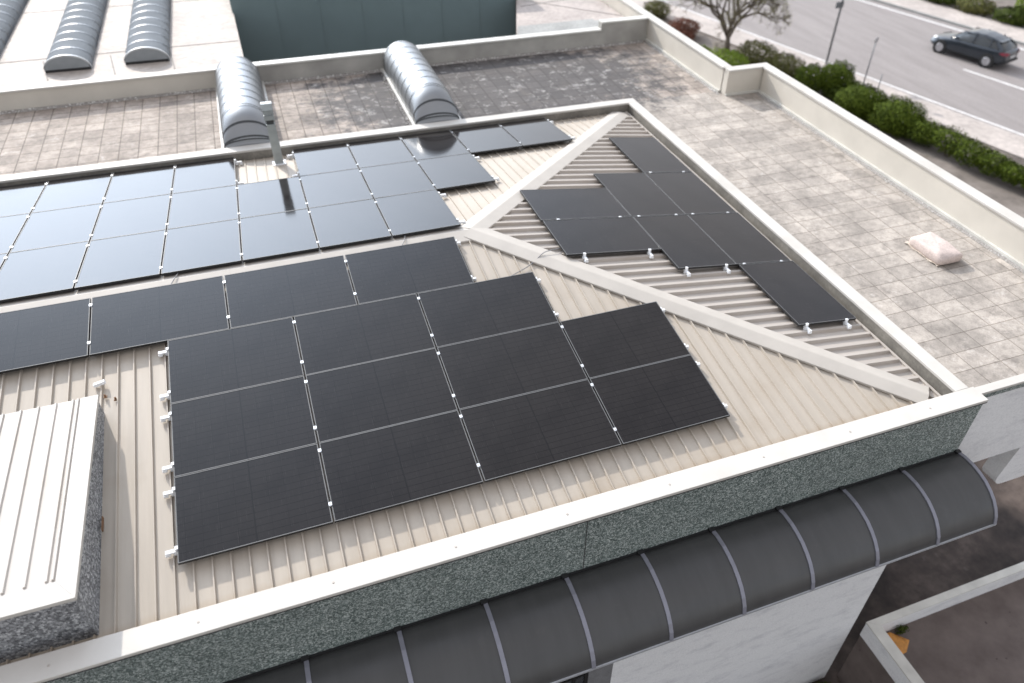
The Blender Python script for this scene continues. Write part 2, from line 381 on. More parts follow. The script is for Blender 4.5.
# walls
mb=MB(); mb.box((XL,.135,-8.4),(-.06,.24,-.05)); mb.box((-.30,.402,-8.4),(-.06,15.2,-.42))
mb.build('wall','rough_white',bld)
mb=MB(); mb.box((-5.25,.10,-8.4),(-.06,.133,-1.12)); mb.build('wall','rough_white',bld)
mb=MB(); mb.box((-5.66,.10,-8.4),(-5.256,.133,-1.12)); mb.build('wall_reveal','reveal_grey',bld)
wn=MB(); wn.box((-6.9,.118,-6.5),(-5.665,.131,-1.3)); wn=wn.build('window','window_glass',bld)
mb=MB()
for xx in (-6.88,-6.5,-6.12,-5.90,-5.70): mb.box((xx-.025,.09,-6.5),(xx+.025,.1175,-1.3))
for zz in (-2.3,-2.9,-3.5,-4.1,-4.7,-5.3): mb.box((-6.9,.093,zz),(-5.67,.1165,zz+.04))
mb.build('window_frame','window_bar',wn)
# beam of the terrace storey, slab and the rounded wall below
mb=MB(); mb.box((-.055,.17,-1.78),(9,.5,-.175)); mb.build('terrace_wall','rough_white',bld)
mb=MB()
r_=.22; pts=[(1.82+r_-r_*math.cos(t),-2.85+r_-r_*math.sin(t)) for t in [math.pi/2*k/8 for k in range(9)]]
poly=[(1.95,-1.79)]+pts+[(9,-2.85),(9,-1.79)]
mb.prism([(a,.24,b_) for a,b_ in poly],(0,.3,0)); mb.build('balcony_wall','rough_white',bld)
mb=MB(); mb.box((-.058,.51,-.9),(3.45,15.2,-.24)); mb.build('terrace_slab','concrete_grey',bld)
mb=MB(); mb.box((-.058,7.5,-8.4),(3.45,7.8,-.905)); mb.build('wall','concrete_grey',bld)
# ---------------- terrace
ZT=-.10
def yb(x): return 15.24+.03*(x-2.3)
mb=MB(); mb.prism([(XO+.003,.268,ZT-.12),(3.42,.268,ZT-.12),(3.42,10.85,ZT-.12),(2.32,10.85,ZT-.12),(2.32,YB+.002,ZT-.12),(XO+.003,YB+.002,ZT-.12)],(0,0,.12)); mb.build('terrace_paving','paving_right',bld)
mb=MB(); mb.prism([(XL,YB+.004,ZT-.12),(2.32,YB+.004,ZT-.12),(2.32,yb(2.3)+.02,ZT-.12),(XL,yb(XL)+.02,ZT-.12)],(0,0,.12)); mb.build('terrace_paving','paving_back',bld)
def para(name,p,q,top,th=.25,side=1,mat='parapet_paint',cmat='coping',skirt=True,capw=.0):
    """wall from p to q; inner face on the line, thickness to the given side (1 = left of p->q)"""
    p=Vector((*p,0));q=Vector((*q,0));d=(q-p).normalized();n=Vector((-d.y,d.x,0))*side
    w=MB()
    lo=ZT-.6
    P=[p+n*.02,q+n*.02,q+n*(th-.02),p+n*(th-.02)]
    if side<0: P=P[::-1]
    w.prism([Vector((a.x,a.y,lo)) for a in P],(0,0,top-.047-lo)); wall=w.build('parapet',mat,bld)
    c=MB(); P=[p-n*.012,q-n*.012,q+n*th,p+n*th]
    if side<0: P=P[::-1]
    c.prism([Vector((a.x,a.y,top-.045)) for a in P],(0,0,.045)); c.build('coping',cmat,wall,bevel=.006)
    if skirt:
        s_=MB(); P=[p-n*.035,q-n*.035,q+n*.019,p+n*.019]
        if side<0: P=P[::-1]
        s_.prism([Vector((a.x,a.y,ZT+.004)) for a in P],(0,0,.05)); s_.build('skirting','coping_old',wall)
    return wall
TP=.53
para('p',(3.30,-1.0+1.27),(3.30,10.86-.014),TP,side=-1)
para('p',(3.545,10.862),(2.332,10.862),TP,side=-1,th=.24)
para('p',(2.30,10.865+.24),(2.30,20.),TP,side=-1)
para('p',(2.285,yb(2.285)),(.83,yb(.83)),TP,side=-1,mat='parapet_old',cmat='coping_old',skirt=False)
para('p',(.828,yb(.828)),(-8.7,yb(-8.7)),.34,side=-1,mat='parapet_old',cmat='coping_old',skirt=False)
para('p',(-8.704,yb(-8.704)),(XL,yb(XL)),.34,side=-1,mat='parapet_paint',cmat='coping',skirt=False)
# dark grit along the wall feet
mb=MB()
mb.box((3.16,.30,ZT+.001),(3.262,10.80,ZT+.006)); mb.box((2.17,11.0,ZT+.0012),(2.262,15.15,ZT+.0062))
mb.prism([(XL,yb(XL)-.16,ZT+.0015),(2.15,yb(2.15)-.16,ZT+.0015),(2.15,yb(2.15)+.015,ZT+.0015),(XL,yb(XL)+.015,ZT+.0015)],(0,0,.006))
tag(mb.build('gravel','gravel'),'dark grit lying along the foot of the terrace parapets','gravel',kind='stuff')
mb=MB()
def peb(x,y,r):
    z=ZT+.008
    mb.add([(x-r,y-r*.8,z),(x+r,y-r,z),(x+r*.9,y+r,z),(x-r*.8,y+r*.9,z),(x-r*.4,y-r*.4,z+r),(x+r*.5,y-r*.3,z+r*.9),(x+r*.3,y+r*.5,z+r),(x-r*.4,y+r*.4,z+r*1.1)],
           [(0,1,5,4),(1,2,6,5),(2,3,7,6),(3,0,4,7),(4,5,6,7)])
for i in range(90):
    peb(3.27-abs(random.gauss(.06,.05)),random.uniform(.4,10.7),random.uniform(.005,.014))
for i in range(60): peb(2.26-abs(random.gauss(.05,.04)),random.uniform(11,15),random.uniform(.006,.018))
for i in range(420):
    x=random.uniform(-16,2.2); peb(x,yb(x)-abs(random.gauss(.07,.05)),random.uniform(.006,.020))
for i in range(120): peb(-5.45+random.gauss(0,.04)-.03,random.uniform(11.3,15),random.uniform(.006,.018))
tag(mb.build('pebbles','pebble'),'pale pebbles scattered along the terrace parapets','pebbles',kind='stuff')

# ------------------------------------------------------------------ barrel canopy on the street side
cprof=[(.03,-1.06),(-.12,-1.035),(-.28,-1.035),(-.42,-1.06),(-.55,-1.10),(-.67,-1.165),(-.77,-1.24),(-.86,-1.34),(-.92,-1.44),(-.955,-1.55)]
can=empty('canopy',(0,.03,-1.1),'long dark barrel canopy with blue grey ribs under the granite fascia','canopy')
mb=MB(); x0,x1=-14.0,0.0; n=len(cprof); th=.012
prof2=[(a,b-th) for a,b in cprof]
vs=[(x0,*p) for p in cprof]+[(x1,*p) for p in cprof]+[(x0,*p) for p in prof2]+[(x1,*p) for p in prof2]
fs=[(i,i+1,n+i+1,n+i) for i in range(n-1)]+[(2*n+i+1,2*n+i,3*n+i,3*n+i+1) for i in range(n-1)]
fs+=[(n-1,3*n-1,4*n-1,2*n-1),(2*n,0,n,3*n)]
mb.add(vs,fs); mb.build('canopy_sheet','canopy_sheet',can,smooth=True)
for k in range(14):
    xr=-.03-1.03*k; w=.052
    mb=MB(); up=.016
    P=[]
    for i,(a,b_) in enumerate(cprof):
        a0,b0=cprof[max(i-1,0)]; a1,b1=cprof[min(i+1,n-1)]; dy,dz=a1-a0,b1-b0; l=math.hypot(dy,dz); ny,nz=dz/l*-1,dy/l*-1
        if nz<0 and i<n-2: pass
        # outward normal = rotate tangent: tangent points outwards/down, normal is up/out
        ny,nz=(dz/l,-dy/l)
        if nz<0: ny,nz=-ny,-nz
        if i>=n-3: 
            ny=-abs(ny)
        P.append((a+ny*up,b_+nz*up))
    vs=[(xr-w/2,*p) for p in P]+[(xr+w/2,*p) for p in P]+[(xr-w/2,a,b_) for a,b_ in cprof]+[(xr+w/2,a,b_) for a,b_ in cprof]
    m_=len(P)
    fs=[(i,i+1,m_+i+1,m_+i) for i in range(m_-1)]+[(i+1,i,2*m_+i,2*m_+i+1) for i in range(m_-1)]+[(m_+i,m_+i+1,3*m_+i+1,3*m_+i) for i in range(m_-1)]+[(m_-1,2*m_-1,4*m_-1,3*m_-1),(0,2*m_,3*m_,m_)]
    mb.add(vs,fs); mb.build('rib','canopy_rib',can)
mb=MB(); mb.box((x0,-.972,-1.585),(x1,-.945,-1.552)); mb.build('front_edge','canopy_edge',can)
mb=MB(); mb.box((x0,.0,-1.085),(x1,.0285,-1.045)); 
for k in range(14): mb.box((-.03-1.03*k-.05,-.03,-1.05),(-.03-1.03*k+.03,.026,-1.02))
mb.build('wall_rail','frame_side',can)

# ------------------------------------------------------------------ raised roof box at the left
BX=-11.085; by0,by1=.43,3.36; bz0,bz1=.50,.50
rb=empty('roof_box',(BX,by0,-.18),'raised white ribbed roof box with speckled grey stone sides','roof box')
mb=MB(); mb.prism([(BX-.03,by0+.02,-.25),(BX-.03,by1,.10),(BX-.03,by1,bz1-.02),(BX-.03,by0+.02,bz0-.02)],(-6.3,0,0)); mb.build('wall','granite_grey',rb)
bs=(bz1-bz0)/(by1-by0)
def bz(y): return bz0+(y-by0)*bs
nb_=Vector((0,-bs,1)).normalized()
mb=MB(); mb.prism([(BX-.18,by0+.2,bz(by0+.2)-.015),(BX-6.3,by0+.2,bz(by0+.2)-.015),(BX-6.3,by1,bz1-.015),(BX-.18,by1,bz1-.015)][::-1],(0,0,.02))
x=BX-.215; k=0
while x>BX-6.2:
    mb.rib((x,by0+.27,bz(by0+.27)+.004),(x,by1-.01,bz(by1-.01)+.004),.034,.016,.024,nb_)
    x-=.055 if k==0 else .185; k+=1
mb.build('roof_sheet','sheet_white',rb)
mb=MB()
mb.prism([(BX,by0,bz0-.035),(BX,by1,bz1-.035),(BX-.19,by1,bz1-.035),(BX-.19,by0+.25,bz(by0+.25)-.035)],(0,0,.05)); mb.build('edge_trim','coping',rb)
mb=MB(); mb.prism([(BX-.0015,by0,bz0-.035),(BX-.191,by0+.25,bz(by0+.25)-.035),(BX-6.3,by0+.25,bz(by0+.25)-.035),(BX-6.3,by0,bz0-.035)],(0,0,.048)); mb.build('edge_trim','coping',rb)
mb=MB(); mb.bar((BX+.004,1.60,0.02),(BX+.004,1.78,.04),.010,.045); mb.build('rust_patch','rust',rb)

# ------------------------------------------------------------------ solar panels
def mat_slope(kind):
    return {'f':Matrix.Rotation(A,4,'X'),'b':Matrix.Rotation(-A,4,'X'),'h':Matrix.Rotation(A,4,'Y')}[kind]
cache={}
def pv_meshes(lx,ly):
    k=(round(lx,3),round(ly,3))
    if k in cache: return cache[k]
    def me(mb,name,mats,bev=0):
        m_=bpy.data.meshes.new(name); m_.from_pydata(mb.v,[],mb.f); m_.update()
        for a in mats: m_.materials.append(M[a])
        return m_
    hx,hy=lx/2,ly/2; fw=.011; z1=HP; z0=HP-.035
    fr=MB(); fr.box((-hx,-hy,z0),(hx,-hy+fw,z1)); fr.box((-hx,hy-fw,z0),(hx,hy,z1)); fr.box((-hx,-hy+fw,z0),(-hx+fw,hy-fw,z1)); fr.box((hx-fw,-hy+fw,z0),(hx,hy-fw,z1))
    fm=me(fr,'frame',['frame_metal','frame_side'])
    for p in fm.polygons: p.material_index=0 if p.normal.z>.5 else 1
    gl=MB(); gl.box((-hx+fw,-hy+fw,z1-.012),(hx-fw,hy-fw,z1-.003)); gm=me(gl,'glass',['pv_glass'])
    cache[k]=(fm,gm); return cache[k]
def mesh_of(mb,name,mat):
    m_=bpy.data.meshes.new(name); m_.from_pydata([tuple(v) for v in mb.v],[],mb.f); m_.update(); m_.materials.append(M[mat]); return m_
cl=MB(); cl.box((-.0,-.026,HP-.02),(.022,.026,HP+.006)); cl.box((-.008,-.021,HP+.0062),(.030,.021,HP+.0095)); cl.tube([(.011,0,HP+.009),(.011,0,HP+.016)],.007,6)
clamp_me=mesh_of(cl,'clamp','clamp_metal')
br=MB()   # short rail end with end clamp, sticks out of the panel edge along +x
br.box((-.05,-.022,.055),(.13,.022,HP-.037)); br.box((.002,-.022,HP-.036),(.024,.022,HP+.007)); br.box((-.010,-.022,HP+.0072),(.024,.022,HP+.0102)); br.box((.0,-.03,.020),(.05,.03,.0545)); br.box((.085,-.03,.026),(.135,.03,.0545))
bracket_me=mesh_of(br,'mounting_bracket','bracket_metal')
def panel(kind,cx,cy,cz,lx,ly,rot90,label,group,clamps=(),brackets=(),tilt=0):
    assert len(label.split())<=16,label
    """centre of the top face in the panel plane; clamps/brackets: (local x, local y, angle)"""
    Rm=mat_slope(kind)
    n=Rm@Vector((0,0,1))
    o=bpy.data.objects.new('solar_panel',None); COL.objects.link(o); o.empty_display_size=.1
    c=Vector((cx,cy,cz))-n*HP
    m_=Matrix.Translation(c)@Rm@Matrix.Rotation(R(90) if rot90 else 0,4,'Z')@Matrix.Rotation(random.gauss(0,.0012),4,'X')
    o.matrix_world=m_
    tag(o,label,'solar panel',group)
    fm,gm=pv_meshes(lx,ly)
    f=bpy.data.objects.new('frame',fm); COL.objects.link(f); f.parent=o
    g=bpy.data.objects.new('glass',gm); COL.objects.link(g); g.parent=o
    for (x,y,a) in clamps:
        q=bpy.data.objects.new('clamp',clamp_me); COL.objects.link(q); q.parent=o; q.location=(x,y,0); q.rotation_euler=(0,0,a)
    for (x,y,a) in brackets:
        q=bpy.data.objects.new('mounting_bracket',bracket_me); COL.objects.link(q); q.parent=o; q.location=(x,y,0); q.rotation_euler=(0,0,a)
        if kind=='f' and abs(a)<.1: q.scale=(.55,.8,1)
    return o
ca,sa=math.cos(A),math.sin(A)
FX=[-10.339,-8.700,-6.938,-5.117,-3.535]; DF=1.339; F1X=-11.281; BX0=-11.523; DB=.092; HS=1.273; HY=6.812
ordn=['first','second','third','fourth','fifth','sixth','seventh','eighth','ninth','tenth','eleventh','twelfth']
rown=['top row','middle row','bottom row']
gF='black panels on the front roof slope'; gB='black panels on the back roof slope'; gH='black panels on the right side slope'
gap=.020; rg=.006
for r in range(3):
    nc=3 if r==0 else 4
    for c in range(nc):
        x0,x1=FX[c],FX[c+1]; lx=x1-x0-gap; ly=H-rg; d=DF+(r+.5)*H; cx=(x0+x1)/2; cy=YR-d*ca; cz=ZR-d*sa
        hx=lx/2; cls=[]; brs=[]
        if c<nc-1: cls=[(hx-.001,ly*.40,0),(hx-.001,-ly*.29,0)]
        else: brs+=[(hx,ly*.36,0),(hx,-ly*.33,0)]
        if c==0: brs+=[(-hx,ly*.36,math.pi),(-hx,-ly*.33,math.pi)]
        lab='black solar panel, %s from the left in the %s of the front block'%(ordn[c],rown[r])
        panel('f',cx,cy,cz,lx,ly,False,lab,gF,cls,brs)
for c in range(-2,3):
    x0=F1X+c*W; lx=W-gap; ly=H-rg; d=DF-.5*H; cx=x0+W/2; hx=lx/2
    cls=[(hx-.001,ly*.36,0),(hx-.001,-ly*.30,0)] if c<2 else []
    brs=[] if c<2 else [(hx,ly*.40,0),(hx,-ly*.38,0)]
    panel('f',cx,YR-d*ca,ZR-d*sa,lx,ly,False,'black solar panel just below the ridge, %s from the right end of its row'%ordn[2-c],gF,cls,brs)
rend=[4,5,7]; rl=['ridge row','middle row','coping row']
for r in range(3):
    for c in range(-3,rend[r]+1):
        if r==2 and c==2: continue
        x0=BX0+c*H; lx=W-rg; ly=H-gap; d=DB+(r+.5)*W; cx=x0+H/2
        # rot90: local x -> world +y(up is towards ridge = -y), local y -> world -x
        hy=ly/2
        last=(c==rend[r]) or (r==2 and c==1)
        cls=[] if last else [(lx*.38,-hy,-math.pi/2),(-lx*.38,-hy,-math.pi/2)]
        brs=[(lx*.38,-hy,-math.pi/2),(-lx*.38,-hy,-math.pi/2)] if last else []
        if r==2 and c==3: brs=brs+[(lx*.38,hy,math.pi/2),(-lx*.38,hy,math.pi/2)]
        panel('b',cx,YR+d*ca,ZR-d*sa,lx,ly,True,'%s solar panel from the right in the %s of the back slope'%(ordn[rend[r]-c],rl[r]) if c>-99 else '',gB,cls,brs)
# right side slope; s along x down the slope, t towards the street
def hp(s,t): return (XE+s*ca,HY-t,ZR-s*sa)
def hpanel(s,t,landscape,lab,clf=True,brf=False):
    ls,lt=(W,H) if landscape else (H,W)
    s+=max(0,t)*.018; x,y,z=hp(s+ls/2,t+lt/2)
    if landscape: lx,ly=W-rg,H-gap; e=ly/2; cl_=[(-lx*.32,-e,-math.pi/2),(lx*.37,-e,-math.pi/2)]
    else: lx,ly=W-gap,H-rg; e=lx/2; cl_=[(-e,-ly*.32,math.pi),(-e,ly*.37,math.pi)]   # rot90: local -x -> world -y
    panel('h',x,y,z,lx,ly,not landscape,lab,gH,cl_ if clf else [],cl_ if brf else [])
hpanel(HS,0,True,'wide solar panel at the upper left of the right side block, by the ridge end')
hpanel(HS,H,True,'wide solar panel at the lower left of the right side block, its lower edge overhanging',False,True)
hpanel(HS+W,H-W,False,'solar panel at the top of the middle column in the right side block')
hpanel(HS+W,H,False,'solar panel at the bottom of the middle column in the right side block',False,True)
hpanel(HS+W+H,H-2*W,False,'lone solar panel at the far tip of the right side slope, narrowest in view')
hpanel(HS+W+H,H-W,False,'solar panel second from the far tip along the right coping')
hpanel(HS+W+H,H,False,'solar panel third from the far tip along the right coping')
hpanel(HS+W+H,H+W,False,'lone solar panel at the near end of the right side slope, silver brackets below',False,True)

# loose hardware on the roof
def roof_pt(x,y,h=0): return Vector((x,y,front_z(y)+h))
hk=empty('roof_hook',roof_pt(-11.18,3.82),'small white metal hook standing on the sheet roof above the roof box','hook')
mb=MB(); b0=roof_pt(-11.18,3.82); mb.bar(b0+Vector((-.05,0,.012)),b0+Vector((.09,.0,.045)),.05,.045); mb.bar(b0+Vector((.03,0,-.0)),b0+Vector((.03,0,.03)),.03,.03,(0,1,0)); mb.build('bracket_plate','bracket_metal',hk,bevel=.006)
for (px_,py_,lb) in ((-11.10,3.60,'rusty bolt stub on a roof rib close above the roof box corner'),(-10.98,3.52,'rusty bolt stub on the next roof rib right of the roof box corner')):
    mb=MB(); q=roof_pt(px_,py_,.02); mb.tube([q,q+Vector((0,0,.045))],.011,7); mb.box((px_-.02,py_-.02,q.z),(px_+.02,py_+.02,q.z+.012)); tag(mb.build('bolt','rust'),lb,'bolt')
def cable(pts,lab,r=.007):
    P=[Vector(p) for p in pts]; out=[]
    for i in range(len(P)-1):
        a=P[max(i-1,0)];b_=P[i];c=P[i+1];d=P[min(i+2,len(P)-1)]
        for k in range(8):
            t=k/8; out.append(.5*((2*b_)+(-a+c)*t+(2*a-5*b_+4*c-d)*t*t+(-a+3*b_-3*c+d)*t**3))
    out.append(P[-1]); mb=MB(); mb.tube(out,r,6); tag(mb.build('cable','cable_grey',smooth=True),lab,'cable')
def fz(x,y,h): return (x,y,front_z(y)+h)
def hz(x,y,h): return (x,y,hip_z(x)+h)
cable([fz(-6.03,4.05,.05),fz(-5.9,4.14,.035),fz(-5.55,4.33,.03),fz(-5.12,4.52,.03),fz(-4.95,4.62,.045),(-4.78,4.70,hip_z(-4.85)+.085),(-4.55,4.78,hip_z(-4.6)+.085),hz(-4.36,4.86,.06),hz(-4.1,4.90,.05)],'grey cable from the front panels over the hip flashing')
cable([(-10.15,5.78,ZR-.06),(-10.17,5.66,ZS+.075),(-10.22,5.55,ZS+.066),(-10.28,5.40,ZS+.045),(-10.3,5.3,ZS+.04)],'short grey cable crossing the ridge at the left')
cable([(-6.78,5.78,ZR-.06),(-6.80,5.66,ZS+.075),(-6.84,5.55,ZS+.066),(-6.92,5.42,ZS+.045),(-6.98,5.32,ZS+.04)],'short grey cable crossing the ridge near its right end')

# vent post on the back slope
px,py=-8.43,10.40; pz=back_z(py)
vp=empty('vent_post',(px,py,pz),'square galvanised post with slotted head in the gap between the back panels','post')
mb=MB(); mb.box((px-.085,py-.055,pz-.01),(px+.085,py+.055,pz+.86)); mb.build('shaft','post_metal',vp,bevel=.006)
mb=MB(); mb.box((px-.095,py-.065,pz+.95),(px+.095,py+.07,pz+1.05)); mb.box((px-.095,py-.075,pz+1.07),(px+.095,py+.07,pz+1.15)); mb.box((px-.09,py+.0,pz+.86),(px-.075,py+.055,pz+1.15)); mb.box((px+.075,py+.0,pz+.86),(px+.09,py+.055,pz+1.15))
mb.prism([(px-.1,py-.09,pz+1.155),(px-.1,py+.09,pz+1.155),(px-.1,py+.09,pz+1.27),(px-.1,py-.03,pz+1.27)],(.2,0,0)); mb.build('head','post_metal',vp,bevel=.004)
mb=MB(); mb.box((px-.07,py-.04,pz+.862),(px+.07,py+.05,pz+.95)); mb.build('slot','galvanised_dark',vp)
mb=MB(); mb.box((px-.13,py-.10,pz+.004),(px+.13,py+.10,pz+.034)); mb.build('base_plate','bracket_metal',vp)

# ------------------------------------------------------------------ metal ducts on the terrace
def duct(cx,r,y0,y1,lab):
    zc=.13; o=empty('duct',(cx,y0,ZT),lab,'duct','barrel ducts on the terrace')
    def prof(y,s=1,n=22):
        f=1 if y>y0+.75 else math.sqrt(max(0,1-((y0+.75-y)/.752)**2))
        p=[(cx-r*s,y,ZT)]
        for k in range(n+1):
            t=math.pi-math.pi*k/n; p.append((cx+r*s*math.cos(t),y,ZT+((zc-ZT)*s+r*s*math.sin(t))*f))
        p.append((cx+r*s,y,ZT)); return p
    st=[(y0,1),(y0+.015,1),(y0+.035,1),(y0+.06,1),(y0+.10,1),(y0+.15,1),(y0+.28,1),(y0+.45,1),(y0+.75,1),(y1-.16,1),(y1-.08,.975),(y1-.03,.92),(y1,.80)]
    mb=MB(); rings=[prof(y,s) for y,s in st]; n=len(rings[0])
    mb.add([v for q in rings for v in q],[(i*n+k,i*n+k+1,(i+1)*n+k+1,(i+1)*n+k) for i in range(len(st)-1) for k in range(n-1)]+[tuple(range(n)),tuple((len(st)-1)*n+k for k in range(n))[::-1]])
    mb.build('shell','galvanised',o,smooth=True)
    y=y0+.022; first=True
    while y<y1-.2:
        mb=MB(); a=prof(y,1.012); b_=prof(y+.030,1.012); a=[(p[0],p[1],max(p[2],ZT)) for p in a]
        mb.add(a+b_,[(k,k+1,n+k+1,n+k) for k in range(n-1)]); mb.build('band','galvanised_dark',o); y+=.17 if first else .42; first=False
    mb=MB(); mb.box((cx-r-.06,y0,ZT+.003),(cx-r-.005,y1,ZT+.05)); mb.box((cx+r+.005,y0,ZT+.003),(cx+r+.06,y1,ZT+.05)); mb.build('curb','coping_old',o)
duct(-8.93,.50,11.22,15.0,'silver barrel duct on the terrace beside the vent post, leftmost of two')
duct(-4.90,.50,11.22,15.0,'silver barrel duct on the shaded middle of the terrace, right of the other duct')

# ------------------------------------------------------------------ bag on the terrace
bag=empty('sack',(2.12,3.35,ZT),'pale pink stuffed sack lying on the terrace paving','sack')
mb=MB(); nu,nv=28,14; hx,hy,hz_=.27,.41,.105
vs=[]
for j in range(nv+1):
    ph=-math.pi/2+math.pi*j/nv
    for i in range(nu):
        th=2*math.pi*i/nu
        sg=lambda v,e: math.copysign(abs(v)**e,v)
        x=hx*sg(math.cos(ph),.25)*sg(math.cos(th),.26); y=hy*sg(math.cos(ph),.25)*sg(math.sin(th),.26); z=hz_*sg(math.sin(ph),.55)
        w=.009*math.sin(9*x+14*y)+.007*math.sin(23*y-7*x)+.004*math.sin(41*x+17*y)
        z=(z+hz_)*(1-.15*(abs(y)/hy)**3)*(1-.1*(abs(x)/hx)**4)+(w if z>0 else 0)
        vs.append((2.12+x,3.35+y,ZT+.004+z))
fs=[(j*nu+i,j*nu+(i+1)%nu,(j+1)*nu+(i+1)%nu,(j+1)*nu+i) for j in range(nv) for i in range(nu)]
mb.add(vs,fs); mb.build('sack_body','bag_cloth',bag,smooth=True)
mb=MB(); P=[]
for i in range(13):
    t=i/12; y=2.97+t*.82; w=.012*math.sin(i*1.9)
    P.append((1.845+w,y,ZT+.012+.01*math.sin(i*1.3))); 
n=len(P); mb.add(P+[(1.92,p[1],ZT+.02) for p in P]+[(p[0],p[1],p[2]+.008) for p in P]+[(1.92,p[1],ZT+.03) for p in P],
   [(i,i+1,n+i+1,n+i) for i in range(n-1)]+[(2*n+i,3*n+i,3*n+i+1,2*n+i+1) for i in range(n-1)]+[(i,2*n+i,2*n+i+1,i+1) for i in range(n-1)])
mb.build('flap','bag_flap',bag)

# ------------------------------------------------------------------ neighbouring roof, skylights, teal building
nbr=empty('neighbouring_building',(-13,15.4,.3),'neighbouring flat roof of pale membrane behind the terrace at the left','building')
ya=yb(-13)+.255
mb=MB(); mb.prism([(-34,yb(-34)+.256,-8.4),(-8.705,yb(-8.72)+.256,-8.4),(-8.80,22.5,-8.4),(-8.80,44,-8.4),(-34,44,-8.4)],(0,0,8.7)); mb.build('roof','neighbour_membrane',nbr)
mb=MB()
mb.bar((-30,16.35,.3015),(-8.75,17.0,.3015),.035,.006)
for (a,b_) in ((-13.25,-13.0),(-11.78,-11.6),(-10.42,-10.3)): mb.bar((a,16.7,.3025),(b_,15.30,.3025),.03,.006)
for yy in (20.5,24.5): mb.bar((-30,yy,.3015),(-8.75,yy+.6,.3015),.03,.005)
mb.build('seam','membrane_seam',nbr)
def vault(xa,xb,y0,y1,lab):
    c=(xa+xb)/2; r=(xb-xa)/2; rise=.30; z0=.302
    o=empty('skylight',(c,y0,z0),lab,'skylight','barrel skylights on the neighbouring roof')
    def pr(y,s=1): return [(c+r*s*math.cos(math.pi-math.pi*k/16),y,z0+.06+rise*s*math.sin(math.pi*k/16)) for k in range(17)]
    a=[(xa,y0,z0)]+pr(y0)+[(xb,y0,z0)]; b_=[(xa,y1,z0)]+pr(y1)+[(xb,y1,z0)]; n=len(a)
    mb=MB(); mb.add(a+b_,[(k,k+1,n+k+1,n+k) for k in range(n-1)]+[tuple(range(n)),tuple(range(n,2*n))[::-1]]); mb.build('glazing','polycarbonate',o,smooth=True)
    y=y0+.55
    while y<y1:
        mb=MB(); q=pr(y,1.015); q2=pr(y+.07,1.02); m_=len(q); mb.add(q+q2,[(k,k+1,m_+k+1,m_+k) for k in range(m_-1)]); mb.build('rib','polycarb_rib',o); y+=.62
    mb=MB(); q=pr(y0-.012,1.03); q2=pr(y0+.05,1.03); m_=len(q); mb.add(q+q2+[(p[0],p[1],p[2]-.035) for p in q],[(k,k+1,m_+k+1,m_+k) for k in range(m_-1)]+[(k+1,k,2*m_+k,2*m_+k+1) for k in range(m_-1)]); mb.build('end_rim','polycarb_edge',o)
    mb=MB(); mb.box((xa+.02,y0-.008,z0+.003),(xb-.02,y0-.003,z0+.06)); mb.build('end_base','frame_side',o)
    mb=MB(); q=[(p[0],y0-.006,p[2]) for p in pr(y0,.97)]; mb.add(q,[tuple(range(len(q)))]); mb.build('end_panel','vault_end',o)
vault(-13.10,-12.13,15.82,34,'grey barrel skylight in the middle of the neighbouring roof row')
vault(-11.40,-10.42,15.90,34,'grey barrel skylight on the neighbouring roof nearest the teal building')
vault(-15.3,-14.25,15.7,34,'grey barrel skylight cut by the left picture edge')
tb=empty('teal_building',(-5.1,19.5,-8.1),'tall teal clad box building rising behind the terrace parapet','building')
mb=MB(); mb.prism([(-8.79,19.5,-8.4),(-.27,19.5,-8.4),(-.27,27,-8.4),(-8.79,27,-8.4)],(0,0,9.28)); mb.build('wall','teal_cladding',tb)
mb=MB(); mb.box((-8.83,19.46,.882),(-.23,27.04,.96)); mb.build('roof_edge','coping_old',tb)
mb=MB()
for k in range(1,7): mb.box((-8.79+k*1.22-.006,19.492,-8),(-8.79+k*1.22+.006,19.4985,.88))
mb.build('panel_joint','teal_joint',tb)
# low roof right of the teal building
lr=empty('low_roof',(.3,17,0),'low pinkish concrete roof beyond the terrace parapet right of the teal building','roof')
mb=MB(); mb.prism([(-1.60,15.49,-8.4),(2.29,15.57,-8.4),(2.29,34,-8.4),(-.25,34,-8.4),(-.25,19.49,-8.4)],(0,0,8.52)); mb.build('roof_surface','concrete_pink',lr)
mb=MB(); mb.prism([(-1.56,15.52,.125),(1.05,15.58,.125),(1.05,16.35,.125),(-1.30,16.25,.125)],(0,0,.16)); mb.build('ledge','concrete_grey',lr)
mb=MB(); mb.prism([(1.055,15.58,.125),(2.28,15.6,.125),(2.28,16.4,.125),(1.055,16.37,.125)],(0,0,.10)); mb.build('ledge','concrete_grey',lr)
mb=MB(); mb.bar((-.1,19.2,.1215),(2.25,16.9,.1215),.05,.006); mb.bar((-.4,18.6,.1212),(2.25,19.2,.1212),.04,.005); mb.build('seam','membrane_seam',lr)

